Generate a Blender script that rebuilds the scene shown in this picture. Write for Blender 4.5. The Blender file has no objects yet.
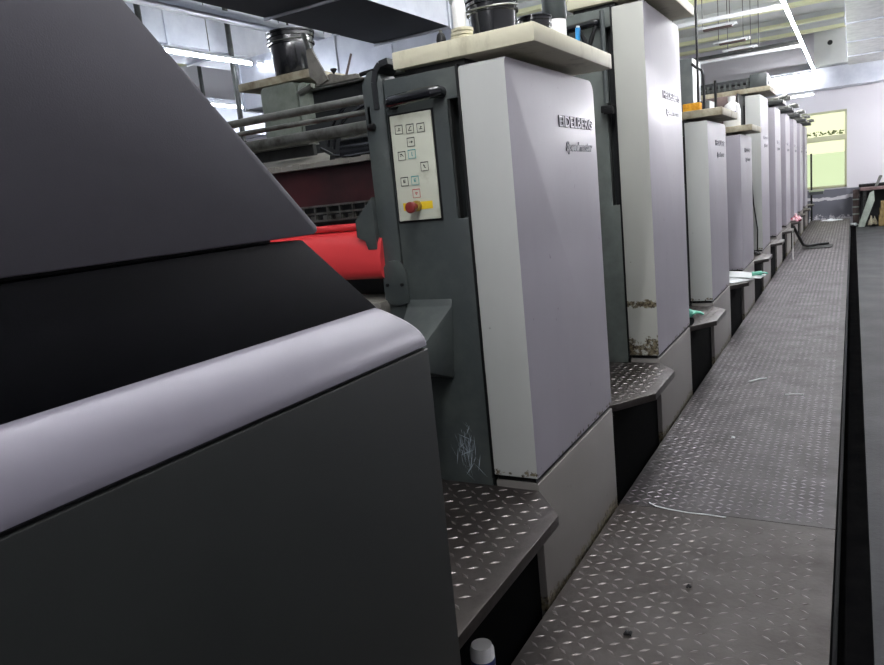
import bpy, math, random
from mathutils import Vector, Matrix
random.seed(7)
S = bpy.context.scene
COL = S.collection
ORG = {}
# ------------------------------------------------------------------ helpers
def link(o): COL.objects.link(o); return o
def tag(o, label=None, cat=None, group=None, kind=None):
    if label: o['label'] = label
    if cat: o['category'] = cat
    if group: o['group'] = group
    if kind: o['kind'] = kind
    return o
def thing(name, loc, label, cat, group=None):
    o = link(bpy.data.objects.new(name, None)); o.location = loc
    o.empty_display_size = .05
    ORG[o.name] = Vector(loc)
    return tag(o, label, cat, group)

class MB:
    """collects shapes in world coordinates, links them as one mesh"""
    def __init__(s): s.v = []; s.f = []; s.m = []; s.cur = 0
    def mat(s, i): s.cur = i; return s
    def add(s, vs, fs):
        b = len(s.v); s.v += [tuple(v) for v in vs]
        for f in fs: s.f.append(tuple(b + i for i in f)); s.m.append(s.cur)
        return s
    def box(s, x0, x1, y0, y1, z0, z1):
        v = [(x, y, z) for x in (x0, x1) for y in (y0, y1) for z in (z0, z1)]
        return s.add(v, [(0,1,3,2),(4,6,7,5),(0,4,5,1),(2,3,7,6),(0,2,6,4),(1,5,7,3)])
    def prism(s, poly, axis, a, b):
        """poly of 2D points in the two remaining axes (order x,y,z), extruded along axis"""
        def p(u, w, t):
            return {'x': (t, u, w), 'y': (u, t, w), 'z': (u, w, t)}[axis]
        n = len(poly)
        v = [p(u, w, a) for u, w in poly] + [p(u, w, b) for u, w in poly]
        return s.add(v, [tuple(range(n))[::-1], tuple(range(n, 2*n))] + [(i, (i+1) % n, n+(i+1) % n, n+i) for i in range(n)])
    def tube(s, pts, r, n=10, cap=True):
        pts = [Vector(p) for p in pts]; rs = r if isinstance(r, (list, tuple)) else [r]*len(pts)
        vs = []; prev = None
        for i, p in enumerate(pts):
            d = (pts[min(i+1, len(pts)-1)] - pts[max(i-1, 0)]).normalized()
            if prev is None:
                u = d.cross(Vector((0,0,1)))
                if u.length < .1: u = d.cross(Vector((1,0,0)))
            else: u = prev - d*prev.dot(d)
            u.normalize(); prev = u; w = d.cross(u)
            for k in range(n):
                a = 2*math.pi*k/n; vs.append(p + (u*math.cos(a) + w*math.sin(a))*rs[i])
        fs = [(i*n+k, i*n+(k+1) % n, (i+1)*n+(k+1) % n, (i+1)*n+k) for i in range(len(pts)-1) for k in range(n)]
        if cap: fs += [tuple(range(n))[::-1], tuple(range((len(pts)-1)*n, len(pts)*n))]
        return s.add(vs, fs)
    def lathe(s, prof, c, n=28):
        c = Vector(c); vs = []; fs = []
        for r, z in prof:
            for k in range(n):
                a = 2*math.pi*k/n; vs.append(c + Vector((r*math.cos(a), r*math.sin(a), z)))
        for i in range(len(prof)-1):
            for k in range(n): fs.append((i*n+k, i*n+(k+1) % n, (i+1)*n+(k+1) % n, (i+1)*n+k))
        fs += [tuple(range(n))[::-1], tuple(range((len(prof)-1)*n, len(prof)*n))]
        return s.add(vs, fs)
    def build(s, name, mats, parent=None, bevel=0, seg=2, smooth=35, rot=None):
        me = bpy.data.meshes.new(name)
        org = Vector((0,0,0))
        chain = parent
        if parent is not None: org = ORG[parent.name]
        elif s.v:
            xs, ys, zs = zip(*s.v); org = Vector(((min(xs)+max(xs))/2, (min(ys)+max(ys))/2, min(zs)))
        me.from_pydata([tuple(Vector(v) - org) for v in s.v], [], s.f)
        if not isinstance(mats, (list, tuple)): mats = [mats]
        for m in mats: me.materials.append(m)
        for p, mi in zip(me.polygons, s.m): p.material_index = mi
        me.validate()
        import bmesh
        bm = bmesh.new(); bm.from_mesh(me); bmesh.ops.recalc_face_normals(bm, faces=bm.faces)
        if bevel:
            es = [e for e in bm.edges if len(e.link_faces) == 2 and e.calc_face_angle(0) > .5]
            bmesh.ops.bevel(bm, geom=es, offset=bevel, segments=seg, profile=.6, affect='EDGES', clamp_overlap=True)
        bm.to_mesh(me); bm.free()
        me.polygons.foreach_set('use_smooth', [True]*len(me.polygons))
        me.set_sharp_from_angle(angle=math.radians(smooth))
        o = link(bpy.data.objects.new(name, me))
        if parent is not None:
            o.parent = parent; ORG[o.name] = org
        else: o.location = org; ORG[o.name] = org
        return o
def B(*a): return MB().box(*a)
def arc(c0, c1, r, a0, a1, n=6):
    return [(c0 + r*math.cos(math.radians(a0+(a1-a0)*i/n)), c1 + r*math.sin(math.radians(a0+(a1-a0)*i/n))) for i in range(n+1)]
def dup_tree(o, parent=None, loc=None):
    c = link(o.copy())
    if parent: c.parent = parent
    if loc is not None: c.location = loc
    for ch in [k for k in KIDS.get(o.name, [])]:
        dup_tree(ch, c)
    return c
KIDS = {}
def index_kids():
    KIDS.clear()
    for o in list(COL.objects):
        if o.parent: KIDS.setdefault(o.parent.name, []).append(o)

# ------------------------------------------------------------------ materials
def lin(c): return tuple((x/12.92 if x <= .04045 else ((x+.055)/1.055)**2.4) for x in c)
def hexc(h): return lin(tuple(int(h[i:i+2], 16)/255 for i in (0, 2, 4)))
class NT:
    def __init__(s, name):
        s.m = bpy.data.materials.new(name); s.m.use_nodes = True
        s.t = s.m.node_tree; s.p = s.t.nodes['Principled BSDF']
    def n(s, kind, **kw):
        nd = s.t.nodes.new(kind)
        for k, v in kw.items(): setattr(nd, k, v)
        return nd
    def l(s, a, b): s.t.links.new(a, b)
    def math(s, op, a, b=None, c=None):
        nd = s.n('ShaderNodeMath', operation=op)
        for i, x in enumerate((a, b, c)):
            if x is None: continue
            if isinstance(x, (int, float)): nd.inputs[i].default_value = x
            else: s.l(x, nd.inputs[i])
        return nd.outputs[0]
    def noise(s, scale, detail=4, rough=.55, stretch=None, coord='Object'):
        tc = s.n('ShaderNodeTexCoord'); out = tc.outputs[coord]
        if stretch:
            mp = s.n('ShaderNodeMapping'); mp.inputs['Scale'].default_value = stretch; s.l(out, mp.inputs[0]); out = mp.outputs[0]
        nz = s.n('ShaderNodeTexNoise'); nz.inputs['Scale'].default_value = scale
        nz.inputs['Detail'].default_value = detail; nz.inputs['Roughness'].default_value = rough
        s.l(out, nz.inputs['Vector']); return nz.outputs['Fac']
    def ramp(s, fac, a, b, ca=(0,0,0,1), cb=(1,1,1,1)):
        r = s.n('ShaderNodeValToRGB'); r.color_ramp.elements[0].position = a; r.color_ramp.elements[1].position = b
        r.color_ramp.elements[0].color = ca; r.color_ramp.elements[1].color = cb
        s.l(fac, r.inputs[0]); return r.outputs[0]
    def mix(s, fac, a, b):
        mx = s.n('ShaderNodeMix', data_type='RGBA')
        s.l(fac, mx.inputs[0]) if not isinstance(fac, float) else setattr(mx.inputs[0], 'default_value', fac)
        for x, i in ((a, 6), (b, 7)):
            if isinstance(x, tuple): mx.inputs[i].default_value = (*x[:3], 1)
            else: s.l(x, mx.inputs[i])
        return mx.outputs[2]
def paint(name, col, rough=.5, metal=0, dirt=None, dscale=6, da=.5, db=.75, coat=0, coat_r=.1, bump=0, bscale=80, stretch=None, spec=.5, rvar=0):
    q = NT(name); c = hexc(col)
    q.p.inputs['Base Color'].default_value = (*c, 1); q.p.inputs['Roughness'].default_value = rough
    q.p.inputs['Metallic'].default_value = metal; q.p.inputs['Coat Weight'].default_value = coat
    q.p.inputs['Coat Roughness'].default_value = coat_r; q.p.inputs['Specular IOR Level'].default_value = spec
    if dirt:
        f = q.ramp(q.noise(dscale, 6, .65, stretch), da, db)
        q.l(q.mix(f, c, hexc(dirt)), q.p.inputs['Base Color'])
    if rvar:
        f = q.noise(dscale*1.7, 4); q.l(q.math('MULTIPLY_ADD', f, rvar, rough-rvar/2), q.p.inputs['Roughness'])
    if bump:
        b = q.n('ShaderNodeBump'); b.inputs['Strength'].default_value = bump; b.inputs['Distance'].default_value = .01
        q.l(q.noise(bscale, 3), b.inputs['Height']); q.l(b.outputs[0], q.p.inputs['Normal'])
    return q.m
def emis(name, col, st):
    q = NT(name); q.p.inputs['Base Color'].default_value = (.8,.8,.8,1)
    q.p.inputs['Emission Color'].default_value = (*lin(col), 1); q.p.inputs['Emission Strength'].default_value = st
    return q.m
def silver(name, col, dirtband=(), amount=.0, rough=.48):
    """grey-lilac lacquered sheet metal, chipped and oily in bands of local height"""
    q = NT(name); c = hexc(col)
    q.p.inputs['Metallic'].default_value = .1; q.p.inputs['Roughness'].default_value = rough; q.p.inputs['Specular IOR Level'].default_value = .35
    q.p.inputs['Coat Weight'].default_value = .15; q.p.inputs['Coat Roughness'].default_value = .2
    soft = q.ramp(q.noise(2.2, 5, .6, (1,1,.35)), .35, .8)
    base = q.mix(soft, c, tuple(x*.86 for x in c))
    speck = q.ramp(q.noise(26, 2, .5), .74, .78)
    base = q.mix(speck, base, tuple(x*.62 for x in c))
    tc = q.n('ShaderNodeTexCoord'); sp = q.n('ShaderNodeSeparateXYZ'); q.l(tc.outputs['Object'], sp.inputs[0])
    for zc, hw, thr in dirtband:
        d = q.math('ABSOLUTE', q.math('SUBTRACT', sp.outputs['Z'], zc))
        m = q.math('SUBTRACT', 1.0, q.math('DIVIDE', d, hw)); m = q.math('MAXIMUM', m, 0.0)
        nz = q.noise(34, 6, .75)
        k = q.math('MULTIPLY', q.math('MULTIPLY', m, nz), q.math('MULTIPLY_ADD', q.noise(9, 2), 1.5, .3))
        f = q.ramp(k, thr, thr+.05)
        nz2 = q.ramp(q.noise(60, 3, .6), .4, .6)
        base = q.mix(f, base, q.mix(nz2, hexc('3a3022'), hexc('7b735c')))
    q.l(base, q.p.inputs['Base Color'])
    return q.m

M = {}
M['silver'] = silver('silver_lilac_lacquer', 'a29ea6', ((.47, .07, .52),))
M['silver_pale'] = silver('silver_pale_lacquer', 'bcbeba', ((.475, .08, .5),))
M['silver_chip'] = silver('silver_chipped_lacquer', 'b4b5ad', ((.50, .17, .37), (.745, .06, .37)))
M['silver_base'] = silver('silver_base_lacquer', '807c78', ((.0, .10, .34), (.33, .16, .62)), rough=.45)
M['char'] = paint('charcoal_lacquer', '3d4343', .45, 0, '4f5551', 5, .45, .75, coat=.25, coat_r=.25, bump=.05, rvar=.25)
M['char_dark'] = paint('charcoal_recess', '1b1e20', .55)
M['hood'] = paint('dark_grey_hood_paint', '4d4b52', .55, 0, '525058', 3, .4, .8, bump=.06, bscale=420, spec=.35)
M['black_band'] = paint('black_satin_panel', '08090d', .42, 0, '0e0f14', 9, .55, .8, bump=.03, bscale=300, spec=.12)
M['band_silver'] = paint('silver_lilac_band', '68656f', .42, .25, '605d67', 3, .5, .8, coat=.15, coat_r=.3)
M['door'] = paint('dark_green_grey_door_paint', '1c1f1e', .5, 0, '222523', 2.5, .4, .8, bump=.05, bscale=400, spec=.4)
M['rubber'] = paint('black_rubber', '0c0d0e', .55, spec=.3)
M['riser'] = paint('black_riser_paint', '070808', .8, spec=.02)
M['gloss_black'] = paint('glossy_black_plastic', '15171a', .18, coat=.5)
M['cream'] = paint('stained_cream_board', 'cfcbb2', .55, 0, '8c8466', 5, .55, .78, bump=.12, bscale=40, stretch=(1.6,1.6,.6))
M['cream_old'] = paint('worn_cream_board', 'a8a28c', .6, 0, '6b5f45', 9, .42, .7, bump=.15, bscale=50)
M['cover_green_lit'] = paint('oily_green_lit_cover', '848c82', .5, .1, '5f665d', 7, .4, .75, coat=.2, coat_r=.3)  # silver covers; the greenish light on them is put into the colour
M['steel'] = paint('greasy_steel', '82847f', .36, .75, '4e4c44', 12, .45, .7, bump=.1, bscale=60)
M['steel_dark'] = paint('dark_greasy_steel', '3a3c3b', .42, .5, '23231f', 12, .45, .7)
M['red'] = paint('red_guard_lacquer', 'd23c3f', .38, 0, 'b02a2e', 4, .6, .85, coat=.3)
M['maroon'] = paint('dark_maroon_sheet', '451a1e', .5, 0, '1c0e10', 3, .35, .75)
M['greyplate'] = paint('dusty_grey_plate', '7d7b74', .6, .2, '5f5c54', 14, .5, .75)
M['panelplate'] = paint('pale_membrane_panel', 'c9ccbb', .5, 0, 'a39f86', 9, .55, .8)
M['ink'] = paint('black_print', '1c1c1c', .5)
M['ink_red'] = paint('red_print', 'b04040', .5)
M['ink_teal'] = paint('teal_print', '3f9a9a', .5)
M['yellow'] = paint('yellow_sticker', 'e3c32a', .5)
M['knobred'] = paint('worn_red_knob', '7d2b28', .4)
M['brass'] = paint('worn_yellow_metal', 'b29a4a', .4, .4)
M['white'] = paint('white_plastic', 'e4e4e2', .35)
M['white_lamp'] = paint('white_enamel', 'd8dadd', .4)
M['paper'] = paint('white_sheet_paper', 'cdd0d1', .7)
M['mint'] = paint('mint_nitrile', '6fbfa6', .45, 0, '4f9f8a', 14, .4, .7)
M['blue'] = paint('bright_blue_plastic', '2b86c4', .4)
M['navyink'] = paint('navy_print', '24346a', .4)
M['sponge'] = paint('yellow_sponge', 'e2a92c', .9, 0, 'c98a1e', 30, .4, .6, bump=.6, bscale=90)
M['brown'] = paint('brown_vinyl_cover', '54433f', .5, 0, '3c2f2d', 6, .4, .7)
M['wood'] = paint('pale_board', '9aa49a', .6, 0, '7e887e', 7, .4, .7)
M['card'] = paint('brown_cardboard', '8d7a4e', .75, 0, '6e5d38', 5, .4, .7)
M['pinkcloth'] = paint('pink_white_cloth', 'd9b9bf', .9, 0, 'c04a5f', 22, .52, .58)
M['galv'] = paint('galvanised_duct', 'c6cad2', .36, .45, 'a4a8b6', 2.5, .35, .75, rvar=.2)
M['galv_shade'] = paint('shaded_duct_underside', '32353f', .45, .3, '22252c', 2, .35, .75)  # shade under the duct put into a darker colour
M['foil'] = paint('crinkled_foil_wrap', 'cfd3d0', .32, .6, 'a8adaa', 6, .4, .7, bump=.9, bscale=6)
M['chalk'] = paint('white_scratch', 'a9b4be', .8)
M['beamlite'] = paint('window_lit_beam', 'f6f7cf', .6)  # yellow-green window light painted into the flange colour
M['tubeglow'] = emis('lit_fluorescent_tube', (.985,.985,1.0), 66)
M['fillglow'] = emis('bright_fill_tube', (.985,.985,1.0), 150)  # for the added cross battens out of view
M['tubeglow2'] = emis('lit_fluorescent_tube_far', (.94,.96,1.0), 26)

# tread plate steel
def treadmat(name, a, b, rough, metal):
    q = NT(name)
    f = q.ramp(q.noise(2.6, 8, .72), .40, .62)
    c = q.mix(f, hexc(a), hexc(b))
    g = q.ramp(q.noise(22, 5, .7), .56, .72)
    c = q.mix(g, c, hexc('2a2522'))
    q.l(c, q.p.inputs['Base Color']); q.p.inputs['Metallic'].default_value = metal
    q.l(q.math('MULTIPLY_ADD', q.noise(5, 5, .7), .45, rough-.22), q.p.inputs['Roughness'])
    bp = q.n('ShaderNodeBump'); bp.inputs['Strength'].default_value = .25; bp.inputs['Distance'].default_value = .004
    q.l(q.noise(55, 4, .6), bp.inputs['Height']); q.l(bp.outputs[0], q.p.inputs['Normal'])
    return q.m
M['tread'] = treadmat('tread_plate_steel', '363234', '1d1918', .55, .25)
M['tread_near'] = treadmat('smeared_tread_plate_steel', '3b3633', '211812', .55, .25)
M['tread_step'] = treadmat('oily_step_plate_steel', '433e3c', '302c29', .38, .6)
M['lozenge'] = paint('polished_lozenge_steel', '8e878e', .36, .75, '544f50', 7, .38, .62)
M['lozenge_dull'] = paint('dull_lozenge_steel', '6d6866', .34, .7, '4b4543', 14, .4, .7)
# floor, walls
q = NT('worn_concrete_floor'); f = q.ramp(q.noise(1.3, 9, .7), .3, .7)
q.l(q.mix(f, hexc('232427'), hexc('303234')), q.p.inputs['Base Color'])
q.l(q.math('MULTIPLY_ADD', q.noise(2.5, 5), .25, .5), q.p.inputs['Roughness'])
q.p.inputs['Specular IOR Level'].default_value = .25
b = q.n('ShaderNodeBump'); b.inputs['Strength'].default_value = .2; b.inputs['Distance'].default_value = .01
q.l(q.noise(30, 5, .7), b.inputs['Height']); q.l(b.outputs[0], q.p.inputs['Normal']); M['floor'] = q.m
M['floor_shade'] = paint('shaded_floor_paint', '0a0a0b', .75, 0, '111111', 6, .4, .7, bump=.15, bscale=40, spec=.0)  # near-black stands for shade on the floor beside the walkway
def wallmat():
    q = NT('two_tone_wall_paint')
    tc = q.n('ShaderNodeTexCoord'); sp = q.n('ShaderNodeSeparateXYZ'); q.l(tc.outputs['Object'], sp.inputs[0])
    z = q.math('MULTIPLY_ADD', q.noise(4, 4), .02, sp.outputs['Z'])
    up = q.math('GREATER_THAN', z, .90)   # object z=0 is the concrete floor at -0.2
    # peeled white streak and splashes at the foot
    st = q.math('MULTIPLY_ADD', q.noise(1.6, 6, .7), .28, sp.outputs['Z'])
    d = q.math('ABSOLUTE', q.math('SUBTRACT', st, .80)); s1 = q.math('LESS_THAN', d, .035)
    sp2 = q.math('MULTIPLY', q.math('SUBTRACT', .62, sp.outputs['Z']), 1.1)
    s2 = q.math('GREATER_THAN', q.math('ADD', sp2, q.noise(9, 7, .75)), .98)
    pe = q.math('MAXIMUM', s1, s2)
    low = q.mix(pe, hexc('6a6b74'), hexc('c9c7cb'))
    q.l(q.mix(up, low, hexc('cfcdd2')), q.p.inputs['Base Color']); q.p.inputs['Roughness'].default_value = .7
    return q.m
M['wall'] = wallmat()
M['ceil'] = paint('off_white_ceiling_sheet', 'dfe2e0', .7, 0, 'cfd2d0', 1.2, .4, .8)
M['glass'] = NT('window_glass').m
gp = M['glass'].node_tree.nodes['Principled BSDF']; gp.inputs['Transmission Weight'].default_value = 1
gp.inputs['Roughness'].default_value = .0; gp.inputs['IOR'].default_value = 1.02
M['frame_al'] = paint('yellowed_window_frame', 'a9ab8c', .5)
M['leaf'] = paint('dull_green_leaves', '6b7a4a', .7)

def at(v): return v

# ------------------------------------------------------------------ setting
FZ = -.2
XL, XR, YN, YF, ZC = -11.0, 4.2, -6.5, 20.8, 4.5
tag(B(XL-.2, XR+.2, YN-.2, YF+.2, FZ-.1, FZ).build('floor', M['floor']), kind='structure')
tag(B(XL-.2, XR+.2, YN-.2, YF+.2, ZC, ZC+.1).build('ceiling', M['ceil']), kind='structure')
# far wall with the window opening x -2.05..-.13, z .72..2.59
wx0, wx1, wz0, wz1 = -2.05, -.13, .72, 2.59
m = MB(); m.box(XL, wx0, YF, YF+.2, FZ, ZC); m.box(wx1, XR, YF, YF+.2, FZ, ZC)
m.box(wx0, wx1, YF, YF+.2, FZ, wz0); m.box(wx0, wx1, YF, YF+.2, wz1, ZC)
tag(m.build('wall_back', M['wall']), kind='structure')
tag(B(XL-.2, XL, YN, YF+.2, FZ, ZC).build('wall_left', M['wall']), kind='structure')
tag(B(XR, XR+.2, YN, YF+.2, FZ, ZC).build('wall_right', M['wall']), kind='structure')
tag(B(XL-.2, XR+.2, YN-.2, YN, FZ, ZC).build('wall_front', M['wall']), kind='structure')
tag(B(-.04, .065, YN+.02, 19.9, FZ, FZ+.003).build('shade_strip_1', M['floor_shade']), kind='structure')  # dark strip painted where the floor lies in shade
# window
w = thing('window_1', ((wx0+wx1)/2, YF, wz0), None, None); tag(w, kind='structure')
m = MB(); t = .05
m.box(wx0, wx0+t, YF-.02, YF+.1, wz0, wz1).box(wx1-t, wx1, YF-.02, YF+.1, wz0, wz1)
m.box(wx0, wx1, YF-.02, YF+.1, wz0, wz0+.06).box(wx0, wx1, YF-.02, YF+.1, wz1-t, wz1)
m.box(wx0, wx1, YF-.04, YF+.1, 1.87, 2.0)
tag(m.build('window_frame', M['frame_al'], w, .006), kind='structure')
tag(B(wx0+t, wx1-t, YF+.05, YF+.056, wz0+.06, wz1-t).build('window_pane', M['glass'], w), kind='structure')
# outside, seen through the window
m = MB(); m.box(-7, 5, 25.0, 25.3, -1, 1.62)
tag(m.build('boundary_wall', paint('mint_outside_wall', 'f0fff8', .8)), 'pale mint boundary wall outside beyond the far window', 'wall')
m = MB()
for i in range(160):
    x = random.uniform(-2.0, -.2); z = 2.03 + random.uniform(0, .10)*(1-abs((x+.7)/1.6)*.6)
    y = YF+.2+random.uniform(.05, .3); r = random.uniform(.02, .05); a = random.uniform(0, 6.3)
    dx, dy = r*math.cos(a), r*math.sin(a)
    m.add([(x-dx, y-dy, z), (x+dy*.4, y-dx*.4, z+.02), (x+dx, y+dy, z), (x-dy*.4, y+dx*.4, z-.02), (x, y, z+.015)], [(0,1,4),(1,2,4),(2,3,4),(3,0,4)])
m.box(-2.05, -.13, YF+.2, YF+.55, 1.95, 2.0)
tag(m.build('leaf_litter', M['leaf']), 'dry green leaves heaped on the ledge outside the far window', 'leaves', kind='stuff')

# ------------------------------------------------------------------ raised walkway of tread plate
def lozenges(m, x0, x1, y0, y1, z, pitch, L, W, h, inside=None, skip=0):
    nx = int((x1-x0)/pitch); ny = int((y1-y0)/pitch)
    for j in range(ny):
        for i in range(nx):
            if skip and random.random() < skip: continue
            cx = x0 + (i+.5)*pitch; cy = y0 + (j+.5)*pitch
            if inside and not inside(cx, cy): continue
            a = math.radians(36 if (i+j) % 2 else -36)
            c, s_ = math.cos(a), math.sin(a)
            hh = h*random.uniform(.6, 1.0)
            P = lambda u, w, t: (cx + u*c - w*s_, cy + u*s_ + w*c, z + t)
            m.add([P(-L/2, 0, 0), P(0, -W/2, 0), P(L/2, 0, 0), P(0, W/2, 0), P(-L*.22, 0, hh), P(L*.22, 0, hh)],
                  [(0, 1, 4), (1, 5, 4), (1, 2, 5), (2, 3, 5), (3, 4, 5), (3, 0, 4)])
WX0, WX1 = -.896, -.055
wk = thing('walkway_platform', ((WX0+WX1)/2, YN, FZ), 'long raised metal walkway of diamond tread plate along the row of machines', 'walkway')
SEAM = 2.95
m = B(WX0, WX1, YN+.1, SEAM-.002, -.012, 0); m.mat(1); lozenges(m, -.89, WX1-.008, 1.2, SEAM-.02, 0, .046, .037, .0115, .0017, skip=.06)
tag(m.build('tread_sheet', [M['tread_near'], M['lozenge_dull']], wk, smooth=20), 'near tread sheet smeared with brown dirt')
m = B(WX0, WX1, SEAM+.002, 19.95, -.012, 0); m.mat(1)
lozenges(m, -.89, WX1-.008, SEAM+.02, 10.5, 0, .038, .036, .0105, .0016, skip=.01)
lozenges(m, -.89, WX1-.008, 10.5, 19.9, 0, .05, .048, .017, .002)
tag(m.build('tread_sheet', [M['tread'], M['lozenge']], wk, smooth=20), 'far tread sheet with polished diamonds')
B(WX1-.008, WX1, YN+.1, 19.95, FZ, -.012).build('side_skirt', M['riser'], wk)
B(WX0, WX0+.01, YN+.1, 19.95, FZ, -.012).build('inner_skirt', M['rubber'], wk)

# ------------------------------------------------------------------ lettering
def text_mesh(txt, size, extrude, offset, y0, y1, z, x, name, mat, parent, shear=0, lift=0):
    cu = bpy.data.curves.new(name, 'FONT'); cu.body = txt; cu.size = size; cu.extrude = extrude; cu.offset = offset; cu.shear = shear
    cu.resolution_u = 3
    ob = link(bpy.data.objects.new(name, cu)); bpy.context.view_layer.update()
    dg = bpy.context.evaluated_depsgraph_get()
    me = bpy.data.meshes.new_from_object(ob.evaluated_get(dg))
    bpy.data.objects.remove(ob); me.name = name
    xs = [v.co.x for v in me.vertices]; ys = [v.co.y for v in me.vertices]
    kx = (y1-y0)/(max(xs)-min(xs)); mx = min(xs)
    org = ORG[parent.name]
    for v in me.vertices:
        a, b_, c = v.co
        v.co = Vector((x + lift + c, y0 + (a-mx)*kx, z + b_)) - org
    me.materials.clear(); me.materials.append(mat)
    o = link(bpy.data.objects.new(name, me)); o.parent = parent; ORG[o.name] = org
    return o
M['letter'] = paint('dark_letter', '24242a', .45)
M['letter_face'] = paint('pale_letter_face', 'bdbac4', .4)
M['letter_blue'] = paint('slate_letter', '222634', .4)
def lettering(top_word, parent, y0, y1, z, s=1.0):
    text_mesh(top_word, .052*s, 0.0015, .0026, y0, y1, z, -.903, 'maker_lettering', M['letter'], parent)
    text_mesh(top_word, .052*s, 0.0006, .0004, y0+.002, y1-.002, z, -.903, 'letter_face', M['letter_face'], parent, lift=.0019)
    text_mesh('Speedmaster', .047*s, .0015, .0016, y0+.06, y1-.015, z-.085*s, -.903, 'model_lettering', M['letter_blue'], parent, shear=.25)

# ------------------------------------------------------------------ press units
XF = -.904; XI = -1.062; XB = -1.34
def make_unit(y, top, label, frame='char', front='silver', side='silver', word=None, plate='cream', plate_y=.78, D=.86, group=None, handle=True, tallslot=None, wy=None, wz=None, ws=1):
    u = thing('printing_press_unit', (-1.2, y, 0), label, 'printing press', group)
    M_ = M
    tp = top - .02
    # side cover: lilac flank and pale front; rounded rear top corner seen from the aisle
    prof = [(y, .462), (y+D, .462)] + arc(y+D-.05, tp-.05, .05, 0, 90) + arc(y+.015, tp-.015, .015, 90, 180, 3)
    m = MB().prism(prof, 'x', XI, XF)
    o = m.build('side_cover', [M_[side], M_[front]], u, .017, 4)
    for p in o.data.polygons:
        if p.normal.y < -.6: p.material_index = 1
    # base cover
    B(XI+.002, XF+.002, y+.004, y+D, FZ, .444).build('base_cover', M_['silver_base'], u, .006)
    B(XI+.01, XF-.01, y+.01, y+D-.01, .44, .46).build('seam_gasket', M_['rubber'], u)
    # black gasket around the cover
    B(XI-.008, XI, y-.004, y+D, .45, tp+.004).build('edge_gasket', M_['rubber'], u, .002)
    # charcoal frame with a recessed slot at its right
    zs = top - .115; zl = tallslot or 1.335
    m = MB().prism([(XB, FZ), (XI-.008, FZ), (XI-.008, zl), (XI-.048, zl), (XI-.048, zs), (XI-.008, zs), (XI-.008, tp), (XB, tp)], 'y', y, y+D)
    m.build('side_frame', M_[frame], u, .006)
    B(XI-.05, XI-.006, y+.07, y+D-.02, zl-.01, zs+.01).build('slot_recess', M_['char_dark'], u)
    B(XI-.046, XI-.040, y+.004, y+.03, zl, zs).build('slot_strip', M_['steel_dark'], u)
    if handle:
        zz = top-.095
        m = MB(); hp = [(-1.305, y+.01, zz-.005), (-1.305, y-.030, zz-.005), (-1.292, y-.042, zz-.003), (-1.2, y-.046, zz+.001), (-1.14, y-.042, zz+.004), (-1.127, y-.030, zz+.004), (-1.127, y+.01, zz+.004)]
        m.tube(hp, .0195, 14); m.build('grab_handle', M_['gloss_black'], u)
    # top plate
    x0, x1 = -1.29, -.80
    m = B(x0, x1, y-.008, y+plate_y, top+.002, top+.057)
    m.build('top_plate', M_[plate], u, .006)
    B(x0+.02, -1.05, y+.03, y+plate_y-.06, top-.022, top+.004).build('plate_bracket', M_['steel_dark'], u, .003)
    # the cross housing behind and the mirrored far side frame
    B(-3.12, XB, y+.30, y+D-.02, .15, min(1.42, top-.4)).build('cylinder_housing', M_['char'], u, .02)
    m = MB().prism([(XB-.0, FZ), (XB-.07, FZ), (XB-.07, 1.0), (XB, 1.0)], 'y', y+.1, y+D-.1); m.build('inner_frame', M_['char_dark'], u)
    prof = [(-3.45, FZ), (-3.14, FZ)] + arc(-3.14-.04, top-.08, .04, 0, 90) + arc(-3.45+.04, top-.08, .04, 90, 180)
    MB().prism(prof, 'y', y, y+D).build('far_side_cover', M_['cover_green_lit'], u, .01)
    B(-3.63, -3.0, y-.008, y+.6, top-.038, top+.012).build('far_top_plate', M_['cream_old'], u, .005)
    if word: lettering(word, u, y+wy[0], y+wy[1], wz, ws)
    return u

Y = [2.08 + 1.755*i for i in range(11)]
u1 = make_unit(Y[0], 1.822, 'nearest press unit with cream top plate, control panel and EIDELBERG lettering', word='EIDELBERG', wy=(.434, .815), wz=1.614, front='silver_pale')
M['char_dusty'] = paint('dusty_grey_green_frame', '666d68', .5, 0, '4c524e', 4, .4, .7)
u2 = make_unit(Y[1], 2.29, 'tall press unit second from camera with chipped paint at its foot', frame='char_dusty', word='HEIDELBERG', wy=(.36, .80), wz=1.828, front='silver_chip', plate='cream', tallslot=1.28)
u3 = make_unit(Y[2], 1.79, 'third press unit, low, carrying the yellow sponge on its top plate', word='HEIDELBERG', wy=(.33, .77), wz=1.60, front='silver_pale', plate='cream_old')
u4 = make_unit(Y[3], 1.74, 'fourth press unit, low, with the white jug on its top plate', word='HEIDELBERG', wy=(.3, .74), wz=1.56, front='silver', plate='cream_old', side='silver')
u5 = make_unit(Y[4], 2.225, 'tall press unit with wide brownish top plate behind the white jug', word='HEIDELBERG', wy=(.3, .74), wz=1.72, front='silver_pale', plate='cream_old')
# wide deck of unit 5 reaching across the press
B(-3.0, -1.29, Y[4]-.02, Y[4]+.5, 2.227, 2.28).build('cross_plate', M['cream_old'], u5, .005)
u6 = make_unit(Y[5], 2.19, 'sixth press unit, right behind the tall one with the wide brownish plate', word='HEIDELBERG', wy=(.3, .74), wz=1.70, front='silver', plate='steel_dark', plate_y=.5)
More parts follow.
